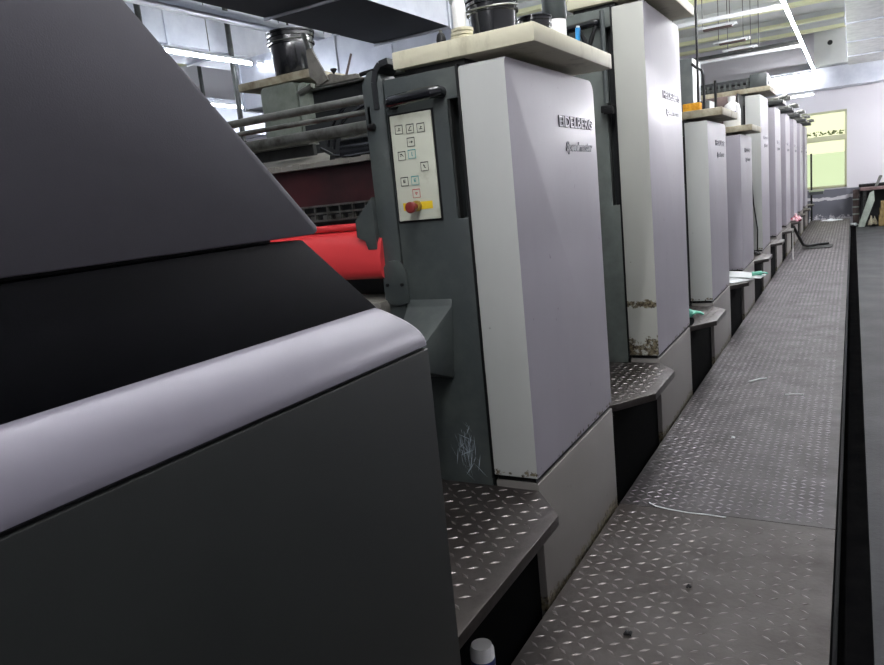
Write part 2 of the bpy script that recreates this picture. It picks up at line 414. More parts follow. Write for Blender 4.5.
# clutter of clamps on top of the far units
m = MB(); m.box(-1.0, -.86, Y[5]+.02, Y[5]+.35, 2.247, 2.29); m.tube([(-.93, Y[5]+.1, 2.27), (-.78, Y[5]+.3, 2.31)], .02); m.box(-.84, -.74, Y[5]+.3, Y[5]+.55, 2.26, 2.31)
m.build('clamp_block', M['steel'], u6, .004)
index_kids()
words = ['seventh press unit in the row, between the sixth and the eighth', 'eighth press unit, standing beside the pink cloth', 'ninth press unit, next to last in the row',
         'tenth and last press unit at the far end of the walkway']
for i, wl in enumerate(words):
    c = dup_tree(u6, loc=(-1.2, Y[6+i], 0)); c['label'] = wl

# -- things only unit 1 shows: arched post, hinge cover, control panel
y1 = Y[0]
m = MB()
arch = [(-1.425, .0), (-1.345, .0), (-1.345, 1.80)] + arc(-1.385, 1.80, .04, 0, 90, 5) + [(-1.40, 1.835), (-1.425, 1.80)]
m = MB().prism(arch, 'y', y1+.0, y1+.10); m.build('post', M['char'], u1, .006)
pts = [(-1.372, y1-.006, 1.715), (-1.372, y1-.006, 1.80), (-1.362, y1-.006, 1.835), (-1.343, y1-.006, 1.853), (-1.31, y1-.006, 1.858)]
m = MB()
for i in range(len(pts)-1):
    a, b_ = Vector(pts[i]), Vector(pts[i+1]); d = (b_-a).normalized(); nrm = Vector((-d.z, 0, d.x))*.010
    m.add([a-nrm, a+nrm, b_+nrm, b_-nrm] + [p+Vector((0, .10, 0)) for p in (a-nrm, a+nrm, b_+nrm, b_-nrm)], [(0,1,2,3),(4,7,6,5),(0,3,7,4),(1,5,6,2),(0,4,5,1),(2,6,7,3)])
m.build('arched_rim', M['char_dark'], u1)
# hinge flap with two bolts
fp = [(-1.345-.075, 1.075)] + [(-1.40, 1.058), (-1.36, 1.055), (-1.325, 1.065)] + arc(-1.372, 1.165, .048, 0, 180, 8)
m = MB().prism(fp, 'y', y1-.012, y1); fl = m.build('hinge_flap', M['char'], u1, .003)
for bx in (-1.402, -1.342):
    MB().tube([(bx, y1-.018, 1.128), (bx, y1-.011, 1.128)], .006, 10).build('bolt', M['rubber'], fl)
# stepped bracket left of the frame
m = MB().prism([(-1.503, 1.357), (-1.425, 1.432), (-1.425, 1.255), (-1.462, 1.255), (-1.47, 1.285), (-1.503, 1.30)], 'y', y1-.02, y1+.07); m.build('stepped_bracket', M['char'], u1, .002)
# wedge arm low on the frame
m = MB().add([(-1.335, y1, 1.075), (-1.16, y1, 1.075), (-1.16, y1-.01, 1.05), (-1.335, y1-.01, 1.05), (-1.30, y1-.17, .93), (-1.205, y1-.17, .93), (-1.205, y1-.15, .86), (-1.335, y1-.15, .86), (-1.335, y1, .80), (-1.18, y1, .80)],
             [(0,1,2,3), (3,2,5,4), (4,5,6,7), (7,6,9,8), (2,1,9,6,5), (0,3,4,7,8), (0,8,9,1)])
m.build('ledge_arm', M['char'], u1, .004)
m = MB(); m.tube([(-1.21, y1-.165, .83), (-1.21, y1-.165, .775)], .016, 12); m.box(-1.222, -1.2, y1-.17, y1-.15, .71, .775); m.build('catch_knob', M['steel'], u1, .002)
m = MB()
for i in range(5):
    z = .675+i*.018; m.box(-1.222+.006*(i % 2), -1.205+.006*(i % 3), y1-.165, y1-.16, z-.012, z+.006)
m.build('torn_label', M['paper'], u1)
# scratches (feathery white scuff)
m = MB()
for i in range(90):
    a = random.gauss(1.9, .5); L = random.uniform(.02, .07); x = -1.165+random.gauss(0, .018); z = .545+random.gauss(0, .04)
    dx, dz = math.cos(a)*L*.5, math.sin(a)*L*.5; wv = .0010
    m.add([(x-dx, y1-.0006, z-dz), (x+wv, y1-.0006, z-dz*.1), (x+dx, y1-.0006, z+dz), (x-wv, y1-.0006, z+dz*.1)], [(0,1,2,3)])
m.build('scuff_mark', M['chalk'], u1)
# control panel
cp = MB().prism([(-1.327, 1.342), (-1.168, 1.342), (-1.168, 1.684), (-1.323, 1.684)], 'y', y1-.010, y1).build('control_panel', M['panelplate'], u1, .003)
B(-1.333, -1.162, y1-.004, y1+.001, 1.336, 1.690).build('panel_gasket', M['rubber'], cp)
yp = y1-.010
def button(x, z, kind, glyph):
    m = MB(); w_ = .0145; t_ = .0016
    m.mat(0).box(x-w_, x+w_, yp-.002, yp, z-w_, z+w_)
    m.mat(1)
    for a in ((x-w_, x+w_, z+w_-t_*1.8, z+w_), (x-w_, x+w_, z-w_, z-w_+t_), (x-w_, x-w_+t_, z-w_, z+w_), (x+w_-t_, x+w_, z-w_, z+w_)):
        m.box(a[0], a[1], yp-.0026, yp-.0019, a[2], a[3])
    yy0, yy1 = yp-.0026, yp-.0019
    def bar(u0, w0, u1_, w1_, t=.0011):
        a = Vector((x+u0, z+w0)); b_ = Vector((x+u1_, z+w1_)); d = (b_-a).normalized(); n_ = Vector((-d.y, d.x))*t
        P = [a-n_, a+n_, b_+n_, b_-n_]
        m.prism([(p.x, p.y) for p in P], 'y', yy0, yy1)
    g = .006
    if glyph == 'tri': bar(-g, -g*.6, g, -g*.6); bar(0, -g*.6, 0, g*.8); bar(0, g*.8, g*.7, g*.2)
    elif glyph == 'slash': bar(-g, -g, g*.2, g); bar(g*.2, g, g, g); bar(-g, -g, g, -g)
    elif glyph == 'arrow': bar(-g, 0, g, 0); bar(g, 0, g*.2, g*.6); bar(g, 0, g*.2, -g*.6)
    elif glyph == 'drop': bar(-g, g*.8, g*.3, g*.8, .002); bar(-g*.2, g, g, -g*.4); bar(-g, -g*.2, -g*.4, -g*.2)
    elif glyph == 'hook': bar(0, g, 0, -g); bar(0, -g, g*.6, -g)
    elif glyph == 'key': bar(-g*.6, g, g*.2, g*.2); bar(g*.2, g*.2, -g*.2, -g*.4); bar(-g*.2, -g*.4, g*.8, -g); bar(-g*.6, g, -g*.6, 0)
    elif glyph == 'cup': bar(-g*.6, g*.8, g*.6, g*.8); bar(-g*.6, g*.8, -g*.6, -g*.6); bar(-g*.6, 0, g*.6, 0); bar(-g*.6, -g*.6, g*.6, -g*.6)
    elif glyph == 'vee': bar(-g*.7, g*.5, 0, -g*.7); bar(g*.7, g*.5, 0, -g*.7); bar(-g*.7, g*.5, g*.7, g*.5)
    m.build('button', [M['panelplate'], M[kind]], cp)
for bx, bz, k, g in [(-1.290,1.638,'ink','tri'),(-1.2475,1.636,'ink','slash'),(-1.207,1.634,'ink','tri'),(-1.249,1.594,'ink','arrow'),(-1.289,1.554,'ink','drop'),(-1.250,1.556,'ink_teal','hook'),
                     (-1.207,1.512,'ink','key'),(-1.289,1.471,'ink','cup'),(-1.248,1.471,'ink_teal','cup'),(-1.248,1.429,'ink_red','vee')]: button(bx, bz, k, g)
B(-1.305, -1.192, yp-.001, yp, 1.376, 1.401).build('yellow_strip', M['yellow'], cp)
es = MB().tube([(-1.250, yp, 1.388), (-1.250, yp-.012, 1.388)], .018, 20).build('stop_collar', M['brass'], cp)
MB().tube([(-1.252, yp-.010, 1.387), (-1.252, yp-.028, 1.386), (-1.252, yp-.030, 1.386), (-1.252, yp-.046, 1.385), (-1.252, yp-.049, 1.385)], [.011, .011, .0175, .0185, .014], 20).build('emergency_stop', M['knobred'], cp)

# ------------------------------------------------------------------ steps between the units
def merge(o, d):
    import bmesh
    bm = bmesh.new(); bm.from_mesh(o.data); nf = len(bm.faces); bm.from_mesh(d.data)
    bm.faces.ensure_lookup_table()
    k = len(o.data.materials)
    for f in bm.faces[nf:]: f.material_index = k
    o.data.materials.append(d.data.materials[0]); bm.to_mesh(o.data); bm.free()
    ORG.pop(d.name, None); bpy.data.objects.remove(d)
def make_step(y, label, loz=.045, xo=-.79, zt=.425, near=False):
    """y = front of the unit behind it; the plate fills the gap and juts into the aisle"""
    s = thing('step_plate', (-1.0, y-.45, 0), label, 'step')
    poly = [(XB+.02, y-.83), (-.955, y-.83), (xo, y-.58), (xo, y-.16), (XF+.004, y-.004), (XB+.02, y-.004)]
    if near: poly = [(XB+.02, y-.82), (xo, y-.82), (xo, y-.16), (XF+.004, y-.004), (XB+.02, y-.004)]
    m = MB().prism(poly, 'z', zt-.034, zt)
    def inside(px, py):
        yy = py-y
        if yy < -.80 or yy > -.03: return False
        xm = xo
        if yy < -.58 and not near: xm = -.955 + (yy+.83)/.25*(xo+.955)
        if yy > -.16: xm = xo + (yy+.16)/.156*(XF-xo)
        return XB+.04 < px < xm-.025
    o = m.build('tread', M['tread_step'], s, .004)
    m = MB(); lozenges(m, XB+.03, xo, y-.82, y, zt, loz, loz*.76, loz*.26, .0028, inside)
    d_ = m.build('tread', M['lozenge_dull'], s, smooth=20)
    merge(o, d_)
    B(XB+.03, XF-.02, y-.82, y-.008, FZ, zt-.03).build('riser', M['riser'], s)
    return s
steps = ['nearest tread-plate step, beside the near dark cabinet', 'tread-plate step in front of the tall chipped unit', 'tread-plate step holding the mint rubber glove',
 'tread-plate step under the white paper sheets', 'fifth tread-plate step along the walkway, past the white paper', 'sixth tread-plate step, between the white paper and the dark hose',
 'tread-plate step where the dark hose comes down', 'tread-plate step holding the pink cloth', 'ninth tread-plate step, just beyond the pink cloth', 'tenth tread-plate step, second last before the far wall', 'last tread-plate step, nearest the far wall']
for i, l_ in enumerate(steps): make_step(Y[i], l_, .045 if i == 0 else .04 if i < 3 else .06, -.775 if i == 0 else -.79, near=(i == 0))

# ------------------------------------------------------------------ near cabinet
cab = thing('delivery_cabinet', (-1.8, .5, FZ), 'large dark grey cabinet in the foreground with a silver band and sloping nose', 'cabinet')
XC = -.764
prof = [(-.6, 1.3637), (.984, 1.3637), (.995, 1.368), (.994, 1.377), (.668, 1.691), (.422, 1.932), (-.6, 1.932)]
B(-3.0, -.86, -.5, .93, 1.35, 1.3645).build('hood_gap', M['rubber'], cab)
o = MB().prism(prof, 'x', -3.0, -.807).build('hood', M['hood'], cab, .004, 2)
prof = [(-.6, 1.204), (1.156, 1.204), (.972, 1.3476), (.9616, 1.356), (.946, 1.3577), (-.6, 1.3577)]
MB().prism(prof, 'x', -3.0, -.815).build('black_panel', M['black_band'], cab, .003, 2)
# rounded silver band: section bulges outwards, nose curves down
N = 12; k = 5
sec = [(-.8146 + .0507*math.sin(i/N*math.pi/2)**.9, 1.2056 - .0963*i/N) for i in range(N+1)]
nose = lambda t_: 1.156 + .0946*math.sin(min(1, t_)*math.pi/2)
m = MB(); vs = []; fs = []
for i, (x, z) in enumerate(sec):
    ny = nose(i/N)
    vs += [(-3.0, -.6, z), (x, -.6, z), (x, ny-.012, z), (x-.003, ny-.003, z), (x-.012, ny, z), (-3.0, ny, z)]
for i in range(N):
    for j in range(6): fs.append((i*6+j, i*6+(j+1) % 6, (i+1)*6+(j+1) % 6, (i+1)*6+j))
fs += [tuple(range(6)), tuple(range(N*6, N*6+6))[::-1]]
m.add(vs, fs); m.build('silver_band', M['band_silver'], cab, smooth=50)
B(-3.0, -.773, -.6, 1.229, 1.1005, 1.1115).build('shadow_gap', M['rubber'], cab)
B(-3.0, XC, -.6, 1.249, .003, 1.1026).build('lower_door', M['door'], cab, .005, 3)
B(-3.0, -.91, -.6, 1.2, FZ, .003).build('plinth', M['rubber'], cab)

# ------------------------------------------------------------------ mechanism between the cabinet and unit 1
fm = u1
yr = 2.14
XA, XZ = -3.1, -1.40
MB().tube([(XA, yr, 1.765), (XZ, yr, 1.765)], .015, 14).build('rail', M['steel'], fm)
MB().tube([(XA, yr-.04, 1.722), (XZ+.035, yr-.04, 1.716)], .009, 12).build('rail', M['steel'], fm)
MB().tube([(XA, yr+.02, 1.668), (XZ, yr+.02, 1.676)], .022, 14).build('rail', M['steel'], fm)
m = MB(); m.box(-1.415, -1.400, yr-.06, yr-.03, 1.655, 1.73); m.tube([(-1.408, yr-.07, 1.66), (-1.385, yr-.07, 1.66)], .012, 10); m.build('rail_clip', M['rubber'], fm, .002)
m = MB(); m.box(XA, -1.78, yr+.09, yr+.11, 1.615, 1.655); m.mat(1).box(XA, -1.78, yr+.07, yr+.13, 1.655, 1.662); m.build('cross_bar', [M['steel_dark'], M['steel']], fm)
m = MB().add([(XA, yr+.16, 1.62), (-1.76, yr+.16, 1.625), (-1.66, yr+.02, 1.58), (XA, yr+.02, 1.58), (XA, yr+.16, 1.60), (-1.76, yr+.16, 1.605), (-1.66, yr+.02, 1.565), (XA, yr+.02, 1.565)],
             [(0,3,2,1), (4,5,6,7), (0,1,5,4), (3,7,6,2), (1,2,6,5)]); m.build('ink_tray', M['greyplate'], fm)
# crusty lip
m = MB(); nseg = 60
for i in range(nseg):
    x0 = XA + (XZ-XA)*i/nseg; x1 = XA + (XZ-XA)*(i+1)/nseg; dz = random.uniform(0, .006); m.box(x0, x1+.004, yr-.02-random.uniform(0, .006), yr+.03, 1.560, 1.575+dz)
m.build('front_lip', M['greyplate'], fm)
B(XA, XZ-.01, yr+.02, yr+.035, 1.425, 1.562).build('maroon_panel', M['maroon'], fm)
# grille
m = MB()
for z in (1.364, 1.391, 1.418): m.box(XA, XZ-.02, yr-.005, yr+.010, z, z+.007)
for i in range(28):
    x = XZ-.05-i*.058; m.box(x, x+.005, yr-.004, yr+.008, 1.365, 1.42)
for i in range(28):
    x = XZ-.04-i*.058; m.box(x-.035, x, yr+.004, yr+.016, 1.368, 1.386)
m.build('grille', M['steel'], fm)
B(XA, XZ-.02, yr+.045, yr+.06, 1.30, 1.43).build('grille_back', M['char_dark'], fm)
# red guard: rolled lip over a curved sheet
m = MB().tube([(XA, yr-.02, 1.336), (XZ-.015, yr-.02, 1.336)], .013, 12)
cr = [(yr-.02, 1.322), (yr-.045, 1.31), (yr-.07, 1.28), (yr-.085, 1.23), (yr-.088, 1.185), (yr-.084, 1.162), (yr-.07, 1.152), (yr-.05, 1.16), (yr-.01, 1.30), (yr-.005, 1.322)]
m.prism(cr, 'x', XA, XZ-.012); m.build('red_guard', M['red'], fm, smooth=60)
B(XA, XZ-.01, yr-.12, yr+.1, 1.03, 1.075).build('lower_beam', M['greyplate'], fm, .004)
m = B(XA, XZ+.0, yr-.02, yr+.15, .1, 1.03); m.build('front_housing', M['char'], fm, .01)
B(-2.0, XZ-.02, yr+.33, yr+.35, 1.0, 1.76).build('back_panel', M['char_dark'], fm)
# black round tensioner and hoses behind the rails
MB().tube([(-1.62, yr+.12, 1.60), (-1.42, yr+.12, 1.60)], .085, 24).build('black_roller', M['gloss_black'], fm)
MB().tube([(XA, yr+.22, 1.52), (-1.62, yr+.22, 1.52)], .06, 20).build('roller', M['steel_dark'], fm)
for k_, (rr, oz) in enumerate(((.16, 0), (.19, .012))):
    m = MB(); pts = []
    for i in range(13):
        a = math.radians(175-100*i/12); pts.append((-1.47+rr*1.3*math.cos(a), yr+.08+k_*.02, 1.61+oz+rr*math.sin(a)*.95))
    m.tube(pts, .006, 8); m.build('hose', M['gloss_black'], fm)
m = MB().tube([(-1.72, yr+.06, 1.63), (-1.66, yr+.05, 1.60), (-1.58, yr+.04, 1.588), (-1.48, yr+.04, 1.59), (-1.41, yr+.05, 1.60)], .007, 8); m.build('hose', M['gloss_black'], fm)

# cross panel of unit 2 carrying tools
B(-3.13, XB, Y[1]+.04, Y[1]+.08, 1.95, 2.165).build('cross_panel', M['char_dark'], u2, .004)
B(-3.13, XB, Y[1]-.02, Y[1]+.30, 2.165, 2.178).build('cross_shelf', M['steel'], u2, .003)
prof = [(-3.12, 0.9), (-3.04, .9)] + arc(-3.08, 2.19, .04, 0, 180, 6)
MB().prism(prof, 'y', Y[1]-.01, Y[1]+.3).build('cover_rim', M['cover_green_lit'], u2, .006)
m = MB().tube([(-3.09, Y[1]-.03, 2.16), (-2.98, Y[1]-.03, 2.19)], .02, 10); m.build('pivot_pin', M['steel'], u2)
# unit 2 fittings seen above unit 1's top plate
MB().tube([(-1.10, Y[1]-.04, 1.80), (-1.10, Y[1]-.04, 2.25)], .013, 14).build('drain_pipe', M['char'], u2)
m = B(-1.13, -1.07, Y[1]-.05, Y[1], 1.755, 1.79); m.box(-1.11, -1.06, Y[1]-.07, Y[1]-.05, 1.745, 1.775); m.build('latch', M['rubber'], u2, .004)

# ------------------------------------------------------------------ items on top
def bucket(c, r, h, label, name='ink_bucket', lid=True, mat='gloss_black', cat='bucket', handle=True):
    b_ = thing(name, c, label, cat)
    t_ = r*.90
    prof = [(t_*.97, 0), (t_, .006), (r*.97, h*.70), (r*1.05, h*.71), (r*1.05, h*.76), (r*.985, h*.77), (r, h*.86), (r*1.06, h*.87), (r*1.06, h*.93), (r*.99, h*.94), (r*.99, h*.97)]
    if not lid: prof += [(r*.95, h*.97), (t_*.93, .012), (0.001, .012)]
    MB().lathe(prof, c, 32).build('body', M[mat], b_, smooth=40)
    if lid: MB().lathe([(r*1.0, h*.955), (r*1.09, h*.96), (r*1.09, h*.995), (r*1.0, h), (r*.92, h), (r*.90, h*.98), (.001, h*.98)], c, 32).build('lid', M[mat], b_, smooth=40)
    if handle:
        pts = []
        for i in range(17):
            a = math.pi*i/16; pts.append((c[0]+r*1.10*math.cos(a), c[1]-r*1.10*math.sin(a)*.98, c[2]+h*.80-r*.55*math.sin(a)*0.15))
        m = MB().tube(pts, .003, 6); m.build('wire_handle', M['steel'], b_)
    return b_
bucket((-3.27, Y[1]+.17, 2.302), .148, .29, 'black lidded bucket on the far cover beside the roof duct', handle=True)
Z1 = 1.879
bucket((-1.055, 2.36, Z1), .083, .16, 'larger black ink tin at the front of the nearest top plate', 'ink_tin')
bucket((-.985, 2.56, Z1), .058, .12, 'small squat black tin behind the larger ink tin', 'ink_tin', handle=False)
# roll of tape with paper cone
tr = thing('tape_roll', (-1.055, 2.115, Z1), 'cream tape rings stacked at the left end of the nearest top plate', 'tape')
m = MB()
for i in range(3): m.lathe([(.030, i*.011), (.034, i*.011+.001), (.0345, i*.011+.009), (.030, i*.011+.0105), (.02, i*.011+.0105)], (-1.055+.002*i, 2.115, Z1), 24)
m.build('rings', M['cream'], tr, smooth=40)
cb = thing('squeeze_bottle', (-1.13, 2.26, Z1), 'slim white translucent bottle behind the cream tape rings', 'bottle')
MB().lathe([(.018, 0), (.020, .004), (.022, .09), (.023, .14), (.018, .155), (.009, .17), (.009, .185)], (-1.13, 2.26, Z1), 20).build('body', M['white'], cb, smooth=40)
MB().lathe([(.0115, .182), (.0115, .20), (.004, .225), (.001, .226)], (-1.13, 2.26, Z1), 16).build('nozzle', M['white'], cb)
kb = thing('rubber_stopper', (-1.125, 2.11, Z1), 'small black cap left of the cream tape rings', 'cap')
MB().lathe([(.015, 0), (.016, .012), (.012, .028), (.006, .034), (.001, .034)], (-1.125, 2.11, Z1), 18).build('shell', M['rubber'], kb)
MB().lathe([(.005, .033), (.005, .042), (.001, .042)], (-1.125, 2.11, Z1), 12).build('nib', M['steel'], kb)
jb = thing('spray_bottle', (-.955, 2.69, Z1), 'white bottle with wide dark top at the rear of the nearest plate', 'bottle')
MB().lathe([(.036, 0), (.040, .004), (.040, .125), (.034, .135)], (-.955, 2.69, Z1), 20).build('body', M['white'], jb)
MB().lathe([(.041, .124), (.044, .13), (.044, .24), (.03, .25), (.001, .25)], (-.955, 2.69, Z1), 20).build('dark_sleeve', M['char'], jb)
pl = thing('pliers', (-.845, 2.72, Z1), 'dark pliers standing open beside the blue marker on nearest plate', 'pliers')
for s_, tip in ((-1, -.028), (1, .030)):
    MB().tube([(-.845, 2.72, Z1), (-.845+tip*.5, 2.72, Z1+.045), (-.845+tip, 2.72+.01*s_, Z1+.085)], [.007, .0095, .004], 8).build('handle_grip', M['rubber'], pl)
MB().box(-.853, -.837, 2.712, 2.728, Z1-.001, Z1+.012).build('jaw', M['steel'], pl)
bm_ = thing('marker_pen', (-.880, 2.70, Z1), 'bright blue marker standing behind plate edge near the pliers', 'pen')
MB().tube([(-.880, 2.70, Z1), (-.874, 2.702, Z1+.085)], .009, 12).build('barrel', M['blue'], bm_)
MB().tube([(-.8744, 2.7019, Z1+.082), (-.873, 2.702, Z1+.092)], .0065, 12).build('cap', M['white'], bm_)

# tools on unit 2's cross shelf
ZS = 2.178; ys = Y[1]+.02
t_ = thing('putty_knife', (-2.98, ys, ZS), 'grimy putty knife leaning against the far black bucket', 'putty knife')
MB().tube([(-2.985, ys-.072, 2.50), (-2.96, ys-.072, 2.40)], [.014, .018], 8).build('handle', M['steel_dark'], t_)
MB().prism([(-2.975, 2.41), (-2.93, 2.40), (-2.83, 2.20), (-2.90, 2.178), (-2.97, 2.24)], 'y', ys-.080, ys-.065).build('blade', M['greyplate'], t_)
t_ = thing('ink_spatula', (-2.74, ys, ZS), 'thin brown-handled spatula standing upright on the far shelf', 'spatula')
MB().tube([(-2.765, ys, ZS), (-2.69, ys, ZS+.16)], [.008, .007], 8).build('handle', M['brown'], t_)
MB().prism([(-2.80, ZS), (-2.75, ZS), (-2.745, ZS+.02), (-2.78, ZS+.02)], 'y', ys-.002, ys+.002).build('blade', M['steel'], t_)
t_ = thing('ink_scraper', (-2.82, ys, ZS), 'crusted grey ink scraper lying on the far shelf', 'scraper')
MB().prism([(-2.97, ZS), (-2.62, ZS), (-2.64, ZS+.03), (-2.74, ZS+.035), (-2.83, ZS+.06), (-2.90, ZS+.05), (-2.96, ZS+.015)], 'y', ys-.05, ys-.01).build('blade', M['greyplate'], t_, .003)
MB().tube([(-2.62, ys-.03, ZS+.02), (-2.45, ys-.02, ZS+.035)], .013, 10).build('handle', M['rubber'], t_)
t_ = thing('thumb_screw', (-2.87, ys+.05, ZS), 'small dark thumb screw standing up behind the ink scraper', 'screw')
MB().tube([(-2.87, ys+.05, ZS), (-2.875, ys+.05, ZS+.08)], .004, 6).build('stem', M['steel_dark'], t_)
MB().lathe([(.004, .075), (.022, .10), (.02, .108), (.001, .108)], (-2.875, ys+.05, ZS), 12).build('head', M['rubber'], t_)

# unit 3: sponge; machinery behind it
Z3 = 1.79+.057
sg = tag(B(-1.075, -.955, Y[2]+.03, Y[2]+.12, Z3, Z3+.055).build('cleaning_sponge', M['sponge'], bevel=.006), 'yellow-orange sponge on the third unit\'s top plate', 'sponge')
um = u4
B(-1.95, -1.30, Y[3]-.02, Y[3]+.4, 1.35, 2.46).build('box_housing', M['char'], um, .01)
B(-1.30, -1.16, Y[3]+.0, Y[3]+.3, 1.35, 2.06).build('lower_box', M['char'], um, .01)
MB().tube([(-1.20, Y[3]-.05, 1.8), (-1.20, Y[3]-.05, 2.28), (-1.215, Y[3]-.05, 2.33), (-1.26, Y[3]-.05, 2.36), (-1.30, Y[3]-.05, 2.40)], .012, 10).build('bent_pipe', M['rubber'], um)
MB().tube([(-1.10, Y[3]-.05, 1.81), (-1.10, Y[3]-.05, 2.22)], .012, 8).build('thin_pipe', M['rubber'], um)
MB().tube([(-1.14, Y[3]-.08, 1.82), (-1.11, Y[3]-.05, 1.86), (-1.09, Y[3]-.05, 1.83)], .02, 8).build('hose_loop', M['rubber'], um)
MB().tube([(-1.26, Y[3]-.02, 1.4), (-1.25, Y[3]-.02, 3.3)], .011, 8).build('riser_pipe', M['rubber'], um)
# unit 4: white jug
Z4 = 1.74+.057; jx, jy = -.985, Y[3]+.12
jg = thing('solvent_jug', (jx, jy, Z4), 'white plastic jug with blue label on the fourth unit', 'jug')
MB().lathe([(.070, 0), (.076, .01), (.076, .15), (.064, .20), (.030, .225), (.028, .24)], (jx, jy, Z4), 24).build('body', M['white'], jg, smooth=40)
MB().lathe([(.034, .236), (.034, .275), (.001, .276)], (jx, jy, Z4), 16).build('cap', M['white'], jg)
B(jx-.005, jx+.045, jy-.080, jy-.055, Z4+.075, Z4+.135).build('blue_label', M['navyink'], jg)
B(jx+.002, jx+.04, jy-.082, jy-.055, Z4+.08, Z4+.10).build('white_label', M['paper'], jg)
# brown covered roller left of unit 5
br = u5
prof = [(Y[4]-.5, 1.5), (Y[4]-.5, 2.06)] + arc(Y[4]-.36, 2.06, .14, 180, 90, 5) + [(Y[4]-.05, 2.20), (Y[4]-.05, 1.5)]
MB().prism(prof, 'x', -1.75, -1.09).build('brown_cover', M['brown'], br, .01)
B(-1.085, -1.075, Y[4]-.5, Y[4]-.02, 1.5, 2.2).build('end_strip', M['rubber'], br)
# rail with end box on unit 5's wide plate
rl = thing('linear_rail', (-1.8, Y[4]+.2, 2.283), 'black ribbed rail with grey end box on the wide brownish plate', 'rail')
rb_ = B(-2.6, -.98, Y[4]+.05, Y[4]+.25, 2.283, 2.33).build('ribbed_base', M['steel_dark'], rl, .004)
B(-2.6, -.98, Y[4]+.05, Y[4]+.25, 2.345, 2.40).build('upper_beam', M['char_dark'], rl, .004)
m = MB()
for i in range(26): m.box(-2.55+i*.06, -2.525+i*.06, Y[4]+.04, Y[4]+.06, 2.30, 2.37)
for p_ in [rb_]: pass
merge(rb_, m.build('ribbed_base', M['char'], rl))
o = B(-1.01, -.83, Y[4]+.0, Y[4]+.3, 2.283, 2.43).build('end_box', M['char'], rl, .012)
MB().tube([(-.83, Y[4]+.15, 2.355), (-.815, Y[4]+.15, 2.355)], .045, 18).build('round_cap', M['white_lamp'], rl)

# ------------------------------------------------------------------ items on steps and walkway
def crumple(c, sx, sy, h, n=9, seed=1, th=.004):
    rnd = random.Random(seed); vs = []; fs = []
    hs = [[rnd.random() for _ in range(n)] for _ in range(n)]
    for lay in (0, 1):
        for i in range(n):
            for j in range(n):
                u = i/(n-1)*2-1; w_ = j/(n-1)*2-1; r = 1-.25*hs[j][i]*(abs(u)**2+abs(w_)**2)/2
                z = c[2] + th*(1-lay) + h*hs[i][j]*(1-.7*max(abs(u), abs(w_)))
                vs.append((c[0]+u*sx*r, c[1]+w_*sy*r, z))
    for i in range(n-1):
        for j in range(n-1):
            a = i*n+j; fs += [(a, a+1, a+n+1, a+n), (n*n+a, n*n+a+n, n*n+a+n+1, n*n+a+1)]
    ring = [i*n for i in range(n)] + [(n-1)*n+j for j in range(1, n)] + [i*n+n-1 for i in range(n-2, -1, -1)] + [j for j in range(n-2, 0, -1)]
    for a, b_ in zip(ring, ring[1:]+ring[:1]): fs.append((a, b_, n*n+b_, n*n+a))
    return MB().add(vs, fs)
ZT = .4255
def glove(c, label, ang, mat='mint', s=1.0, group=None):
    c = (c[0], c[1], c[2]+.013*s)
    g = thing('rubber_glove', c, label, 'glove', group)
    m = MB(); ca, sa = math.cos(ang), math.sin(ang)
    def P(u, w_, z): return (c[0]+s*(u*ca-w_*sa), c[1]+s*(u*sa+w_*ca), c[2]+z*s)
    m.tube([P(-.10, 0, .018), (P(-.06, 0, .02)), P(-.02, .0, .024), P(.02, 0, .022), P(.04, 0, .016)], [.030*s, .026*s, .030*s, .034*s, .018*s], 12)
    for k_, (w_, L, a_) in enumerate(((-.026, .060, -.25), (-.009, .075, -.05), (.009, .07, .12), (.026, .055, .3))):
        m.tube([P(.02, w_, .02), P(.04+L*.3, w_+a_*.01, .030), P(.04+L*.7, w_+a_*.03, .022), P(.04+L, w_+a_*.04, .010)], [.009*s, .009*s, .008*s, .005*s], 8)
    m.tube([P(-.02, .025, .02), P(.01, .055, .03), P(.035, .07, .035)], [.010*s, .009*s, .005*s], 8)
    m.build('shell', M[mat], g, smooth=80); return g
glove((-.99, 5.07, ZT), 'mint green rubber glove lying on the third step', .7, s=1.0)
glove((-.99, 4.90, ZT), 'crumpled black glove in front of the mint glove', 2.4, 'rubber', .9)
# sheets of paper on step 4
def sheet(pts, z, lift, label, tilt=0):
    n = len(pts); vs = [(x, y, z + lift*i_/n) for i_, (x, y) in enumerate(pts)]
    vs2 = [(x, y, zz+.0025) for x, y, zz in vs]
    m = MB().add(vs+vs2, [tuple(range(n))[::-1], tuple(range(n, 2*n))] + [(i, (i+1) % n, n+(i+1) % n, n+i) for i in range(n)])
    return tag(m.build('paper_sheet', M['paper']), label, 'paper')
sheet([(-1.22, 6.78), (-.90, 6.68), (-.76, 6.86), (-.80, 7.06), (-1.10, 7.10)], ZT+.004, .01, 'lower white paper sheet lying on the fourth step')
sheet([(-1.02, 7.02), (-.70, 6.80), (-.67, 6.98), (-.88, 7.20), (-1.02, 7.24)], ZT+.018, .03, 'upper white paper sheet folded over the other on fourth step')
glove((-.72, 6.93, ZT+.032), 'mint glove caught at the edge of the white paper', .2, s=.62)
# pink cloth on step 8
tag(crumple((-.85, Y[7]-.40, ZT), .09, .12, .16, 9, 5).build('cleaning_cloth', M['pinkcloth']), 'pink and white patterned cloth bunched on a far step', 'cloth')
